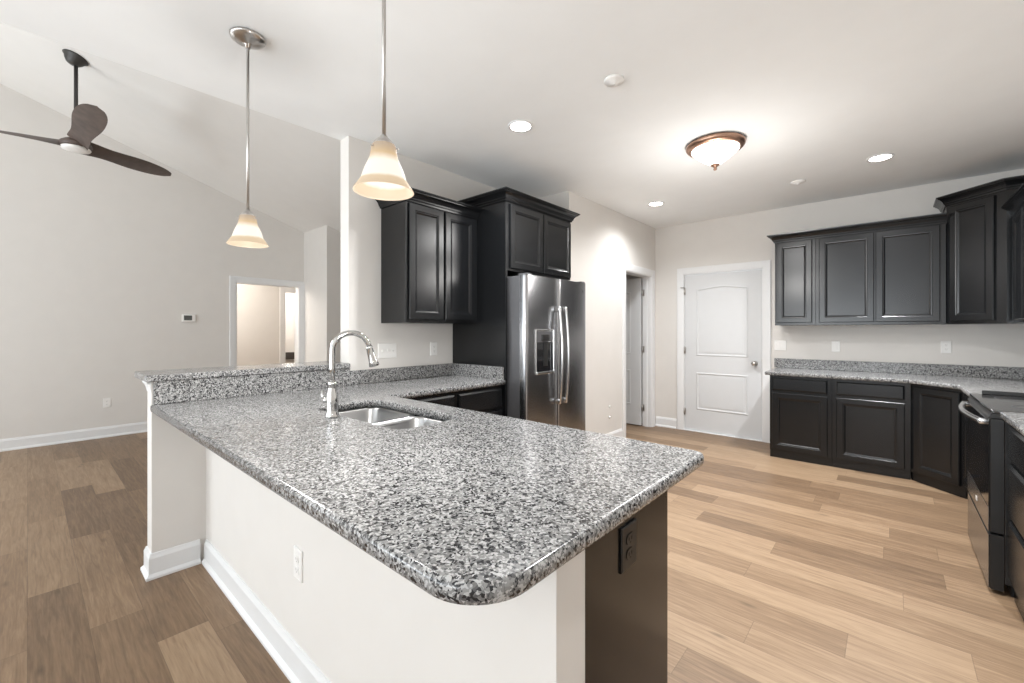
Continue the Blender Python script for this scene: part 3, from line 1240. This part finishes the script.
obj('badge', bm, PLATE, od, local=True)
bm = bm_new()
P_ = []
for k in range(25):
    t = k / 24
    P_.append((.045 + (RW - .09) * t, -.030 - .034 * math.sin(PI * t), .848))
tube(bm, P_, .014, 14)
for xx in (.045, RW - .045):
    box(bm, xx - .016, xx + .016, -.040, -.004, .834, .862, .005, 2)
o = obj('handle', bm, BRIGHT, od, local=True, smooth=40)
o['label'] = 'bowed stainless handle'
bm = bm_new()
for k in range(16):
    x0_ = .12 + k * .034
    box(bm, x0_, x0_ + .022, -.009, -.0062, .857, .862)
obj('vent', bm, CASE, od, local=True)
bm = bm_new()
ringpanel(bm, .006, RW - .006, .022, .293, [(0, -.043), (0, .0), (.006, .006), (.012, .006)], 0)
sd_ = obj('storage_drawer', bm, BLACKP, rg, local=True)
bm = bm_new()
box(bm, .009, RW - .009, -.0090, -.0062, .025, .290, .001, 1)
o = obj('front_panel', bm, STEEL, sd_, local=True)
o['label'] = 'stainless drawer front'


# ---------------------------------------------------------------- outlets, switches, thermostat
def plate(label, cat, name, loc, rz, kind, gangs=1, pm=PLATE, sm=SLOT, group=None):
    r = thing(name, label, cat, loc, rz, group)
    w = .070 + .046 * (gangs - 1)
    bm = bm_new()
    ringpanel(bm, -w / 2, w / 2, -.0575, .0575, [(0, .0), (0, .004), (.003, .0065), (.006, .0065)])
    obj('cover_plate', bm, pm, r, local=True)
    for g_ in range(gangs):
        cx = (g_ - (gangs - 1) / 2) * .046
        k = kind[g_] if isinstance(kind, (list, tuple)) else kind
        if k == 'o':
            for s in (-1, 1):
                bm = bm_new()
                pr_ = [(cx + .0165 * math.cos(a), s * .0195 + .0135 * max(-1, min(1, 1.25 * math.sin(a)))) for a in [2 * PI * q / 20 for q in range(20)]]
                prism(bm, pr_, 'y', -.0085, -.0064)
                f_ = obj('receptacle', bm, pm, r, local=True)
                bm = bm_new()
                for dx in (-.006, .006):
                    box(bm, cx + dx - .0012, cx + dx + .0012, -.0090, -.0084, s * .0195 - .003, s * .0195 + .006)
                box(bm, cx - .002, cx + .002, -.0090, -.0084, s * .0195 - .010, s * .0195 - .006)
                obj('slot', bm, sm, f_, local=True)
        elif k == 'd':   # decora style
            bm = bm_new()
            ringpanel(bm, cx - .0165, cx + .0165, -.033, .033, [(0, .006), (0, .0085), (.002, .0095), (.004, .0095)])
            f_ = obj('rocker', bm, pm, r, local=True)
        else:            # toggle
            bm = bm_new()
            box(bm, cx - .006, cx + .006, -.0085, -.0064, -.013, .013)
            prism(bm, [(-.0085, -.006), (-.0085, .006), (-.019, .010), (-.019, .004)], 'x', cx - .004, cx + .004)
            obj('toggle', bm, pm, r, local=True)
    return r


BW = YB - .0005
plate('white double switch plate on the back wall beside the white door', 'light switch', 'light_switch', (-.943, BW, 1.135), 0, 'd', 2)
plate('white single switch plate on the back wall, above the backsplash middle', 'light switch', 'light_switch', (-.435, BW, 1.135), 0, 'd', 1)
plate('white wall outlet on the back wall below the taller corner cabinet', 'outlet', 'outlet', (.395, BW, 1.150), 0, 'o')
plate('white three-toggle switch plate on the wall behind the faucet', 'light switch', 'light_switch', (XK + .0005, 1.845, 1.15), FW, 't', 3)
plate('white wall outlet between the switch plate and the refrigerator panel', 'outlet', 'outlet', (XK + .0005, 2.295, 1.15), FW, 'o')
plate('white wall outlet low on the knee wall under the counter', 'outlet', 'outlet', (-1.655, .6715, .435), 0, 'o')
plate('white wall outlet low on the far living room wall', 'outlet', 'outlet', (XF + .0005, .646, .42), FW, 'o')
pr0 = plate('black outlet on the dark peninsula end panel', 'outlet', 'outlet', (-.5445, 1.100, .712), FW, 'o', 1, BLACKP, CABIN)
pr0.scale = (1.3, 1, 1.05)
th = thing('thermostat', 'small white thermostat with grey screen on the far wall', 'thermostat', (XF + .0005, 1.46, 1.475), FW)
bm = bm_new()
ringpanel(bm, -.075, .075, -.05, .05, [(0, 0), (0, .018), (.004, .024), (.010, .025)])
obj('housing', bm, PLATE, th, local=True)
bm = bm_new()
box(bm, -.055, .035, -.0275, -.0252, -.030, .036)
obj('screen', bm, GLASSW, th, local=True)
# two small cable/doorstop marks low on the pantry wall
tag(obj('round_cap', (lambda b: (lathe(b, [(0, 0), (.018, 0), (.018, .004), (.010, .007), (0, .008)], 16, Matrix.Translation((XP + .0005, 4.435, .43)) @ Matrix.Rotation(PI / 2, 4, 'Y')), b)[1])(bm_new()), PLATE),
    'small round white cap low on the pantry wall', 'wall cap')
tag(obj('pipe_stub', (lambda b: (lathe(b, [(0, 0), (.016, 0), (.016, .004), (.008, .008), (.008, .02), (0, .02)], 16, Matrix.Translation((XP + .0005, 4.435, .31)) @ Matrix.Rotation(PI / 2, 4, 'Y')), b)[1])(bm_new()), NICKEL),
    'small grey metal stub near the foot of the pantry wall', 'pipe stub')


# ---------------------------------------------------------------- ceiling fixtures
def recessed(label, x, y, power):
    r = thing('recessed_light', label, 'ceiling light', (x, y, H), 0, 'recessed ceiling lights')
    bm = bm_new()
    lathe(bm, [(.070, -.001), (.088, -.001), (.088, -.006), (.080, -.010), (.070, -.006)], 36, cap=False)
    obj('trim_ring', bm, TRIM, r, local=True)
    bm = bm_new()
    lathe(bm, [(0, -.0012), (.071, -.0012), (.071, -.005), (0, -.007)], 36)
    obj('lens', bm, LENS, r, local=True)
    d = bpy.data.lights.new('downlight', 'SPOT')
    d.energy = power
    d.spot_size = math.radians(150)
    d.spot_blend = 1.0
    d.shadow_soft_size = .06
    d.color = (.98, .99, 1.0)
    o = bpy.data.objects.new('downlight', d)
    C.objects.link(o)
    o.location = (x, y, H - .02)


SP = 128
recessed('round recessed light in front of the cabinet over the refrigerator', -1.90, 2.24, SP)
recessed('round recessed light nearest the pantry doorway corner', -1.94, 4.60, SP * .5)
recessed('round recessed light above the back wall cabinets, right of the bronze lamp', -.06, 4.58, SP * 1.3)


for lx, ly in ((-.06, 2.24),):  # extra spot out of view, added without a fixture to brighten the kitchen
    d = bpy.data.lights.new('downlight', 'SPOT')
    d.energy = SP
    d.spot_size = math.radians(150)
    d.spot_blend = 1.0
    d.shadow_soft_size = .06
    d.color = (.98, .99, 1.0)
    o = bpy.data.objects.new('downlight', d)
    C.objects.link(o)
    o.location = (lx, ly, H - .02)


def disc(label, x, y, r0):
    r = thing('smoke_detector', label, 'smoke detector', (x, y, H))
    bm = bm_new()
    lathe(bm, [(0, -.001), (r0, -.001), (r0, -.010), (r0 * .93, -.016), (r0 * .55, -.018), (r0 * .5, -.024), (0, -.025)], 32)
    obj('housing', bm, PLATE, r, local=True)
    bm = bm_new()
    lathe(bm, [(0, -.024), (r0 * .16, -.024), (r0 * .14, -.028), (0, -.028)], 16)
    obj('button', bm, PLATE, r, local=True)


disc('white ceiling disc between the near pendant and the bronze lamp', -1.157, 2.172, .055)
disc('white ceiling disc between the bronze lamp and the back wall', -.65, 4.807, .06)

fl = thing('flush_ceiling_light', 'bronze-rimmed flush ceiling lamp with lit frosted glass bowl', 'ceiling light', (-.985, 3.42, H))
bm = bm_new()
lathe(bm, [(0, -.001), (.196, -.001), (.203, -.010), (.204, -.026), (.196, -.036), (.186, -.046), (.160, -.046), (0, -.046)], 48)
obj('pan', bm, BRONZE, fl, local=True)
bm = bm_new()
lathe(bm, [(.165, -.047), (.164, -.056), (.125, -.092), (.082, -.126), (.046, -.150), (.03, -.160), (0, -.162)], 40, cap=False)
obj('glass_bowl', bm, FLUSH, fl, local=True)
bm = bm_new()
lathe(bm, [(0, -.160), (.032, -.160), (.030, -.166), (.014, -.176), (.008, -.184), (.013, -.192), (.009, -.200), (0, -.203)], 24)
obj('finial', bm, BRONZE, fl, local=True)
d_ = bpy.data.lights.new('bowl_light', 'SPOT')
d_.energy = 40
d_.spot_size = math.radians(174)
d_.spot_blend = .35
d_.shadow_soft_size = .15
d_.color = (1, .99, .975)
o = bpy.data.objects.new('bowl_light', d_)
C.objects.link(o)
o.location = (-.985, 3.42, H - .21)
point((-.985, 3.42, H - .76), 13, .14, (1, .975, .94))  # added point floating well below the bowl, lifts the ceiling and back wall


def pendant(label, x, y):
    zb = 1.716
    r = thing('pendant_lamp', label, 'pendant lamp', (x, y, zb), 0, 'pendant lamps over the peninsula')
    zc = H - zb
    bm = bm_new()
    lathe(bm, [(0, zc - .001), (.072, zc - .001), (.076, zc - .006), (.072, zc - .014), (.052, zc - .026), (.024, zc - .034), (.012, zc - .040), (.010, zc - .056), (0, zc - .056)], 36)
    obj('canopy', bm, NICKEL, r, local=True)
    bm = bm_new()
    lathe(bm, [(.006, .162), (.006, zc - .05)], 14)
    obj('rod', bm, NICKEL, r, local=True)
    bm = bm_new()
    lathe(bm, [(0, .166), (.009, .166), (.012, .160), (.022, .152), (.030, .142), (.033, .133), (0, .133)], 28)
    for k in range(3):
        a = 2 * PI * k / 3 + .6
        tube(bm, [(.030 * math.cos(a), .030 * math.sin(a), .126), (.045 * math.cos(a), .045 * math.sin(a), .124)], .0025, 8)
    obj('cap', bm, NICKEL, r, local=True)
    bm = bm_new()
    out = [(.033, .137), (.0365, .130), (.0375, .114), (.0405, .100), (.047, .084), (.054, .068), (.060, .052), (.0635, .040), (.065, .033), (.067, .0315), (.069, .029), (.0765, .017), (.0855, .004), (.087, 0)]
    inn = [(r_ - .004, z_ + .001) for r_, z_ in out[::-1]]
    lathe(bm, out + inn, 44, cap=False)
    obj('glass_shade', bm, SHADE, r, local=True)
    bm = bm_new()
    lathe(bm, [(0, .045), (.018, .050), (.026, .068), (.024, .088), (.014, .108), (.012, .132), (0, .132)], 20)
    obj('bulb', bm, BULB, r, local=True)
    point((x, y, zb - .32), 8.5, .06, (1, .985, .96))  # added point in mid-air under the shade, spreads light onto the ceiling


pendant('lit bell-glass pendant over the far end of the peninsula', -2.302, .698)
pendant('lit bell-glass pendant over the near peninsula, rod leaving the top of view', -1.122, .698)

# ceiling fan
HX, HY, HZ = -5.586, .294, 3.01
fan = thing('ceiling_fan', 'dark three-blade ceiling fan hanging from the vaulted ceiling', 'ceiling fan', (HX, HY, HZ))
zt = vz(HY)
bm = bm_new()
Mt = Matrix.Translation((HX, HY, zt)) @ Matrix.Rotation(math.atan(SL) * -1, 4, 'X')
lathe(bm, [(0, -.002), (.086, -.002), (.090, -.010), (.078, -.018), (.064, -.048), (.046, -.072), (.026, -.082), (0, -.082)], 36, Mt)
obj('canopy', bm, DARKM, fan)
bm = bm_new()
lathe(bm, [(.0145, 0), (.0145, zt - HZ - .07)], 18, Matrix.Translation((HX, HY, HZ + .02)))
obj('downrod', bm, DARKM, fan)
bm = bm_new()
lathe(bm, [(0, .075), (.028, .075), (.034, .05), (.075, .035), (.105, .012), (.112, -.012), (.100, -.030), (.09, -.032), (0, -.032)], 36, Matrix.Translation((HX, HY, HZ)))
obj('motor', bm, BLADE, fan)
bm = bm_new()
lathe(bm, [(0, -.033), (.098, -.033), (.102, -.040), (.096, -.052), (.06, -.062), (0, -.066)], 36, Matrix.Translation((HX, HY, HZ)))
o = obj('light_disc', bm, PLATE, fan)
o['label'] = 'white frosted light disc under the hub'
for k in range(3):
    ang = math.radians(124 + 120 * k)
    bm = bm_new()
    secs = []
    NS = 26
    for i in range(NS + 1):
        s = i / NS
        rr = .07 + .87 * s
        wdt = .135 - .075 * math.sin(PI * min(1, s / .42)) ** 1.5 if s < .21 else None
        # half-width: hub shoulder, waist, broad paddle, round tip
        if s < .2:
            hw = .084 - .010 * (s / .2)
        elif s < .62:
            q = (s - .2) / .42
            hw = .074 + .028 * (q * q * (3 - 2 * q))
        else:
            q = (s - .62) / .38
            hw = .102 * math.sqrt(max(0, 1 - q ** 2.6))
        pitch = -math.radians(22 * (1 - s) ** 1.2 + 14)
        lift = .03 * math.sin(PI * s * .5) + .02 * s
        hw = max(hw, .004)
        th_ = .010 * (1 - .5 * s)
        ring = []
        for (u, v) in ((-1, 0), (-.5, 1), (0, 1.25), (.5, 1), (1, 0), (.5, -1), (0, -1.1), (-.5, -1)):
            a_, b_ = u * hw, v * th_ * .5
            y_ = a_ * math.cos(pitch) - b_ * math.sin(pitch)
            z_ = a_ * math.sin(pitch) + b_ * math.cos(pitch)
            ring.append(bm.verts.new((rr, y_, z_ + lift)))
        secs.append(ring)
    for a_, b_ in zip(secs, secs[1:]):
        for q in range(8):
            bm.faces.new((a_[q], a_[(q + 1) % 8], b_[(q + 1) % 8], b_[q]))
    bm.faces.new(secs[0])
    bm.faces.new(secs[-1][::-1])
    bmesh.ops.recalc_face_normals(bm, faces=bm.faces)
    bmesh.ops.rotate(bm, verts=bm.verts, cent=(0, 0, 0), matrix=Matrix.Rotation(ang, 3, 'Z'))
    bmesh.ops.translate(bm, verts=bm.verts, vec=(HX, HY, HZ - .002))
    obj('blade', bm, BLADE, fan, smooth=50)

# ---------------------------------------------------------------- room beyond
point((-8.0, 1.9, 2.25), 34, .15, (1, .93, .85))  # added fill for the room past the far doorway; no lamp seen there
point((-9.7, 3.6, 2.2), 24, .15, (1, .95, .9))  # same kind of added fill, in the space behind the inner doorway
wc = thing('dark_box', 'small dark box on the wall seen through the far doorway', 'box', (-10.498, 4.04, .64), FW)
bm = bm_new()
box(bm, -.12, .30, -.12, 0, 0, .16, .006, 2)
obj('case', bm, DARKW, wc, local=True)
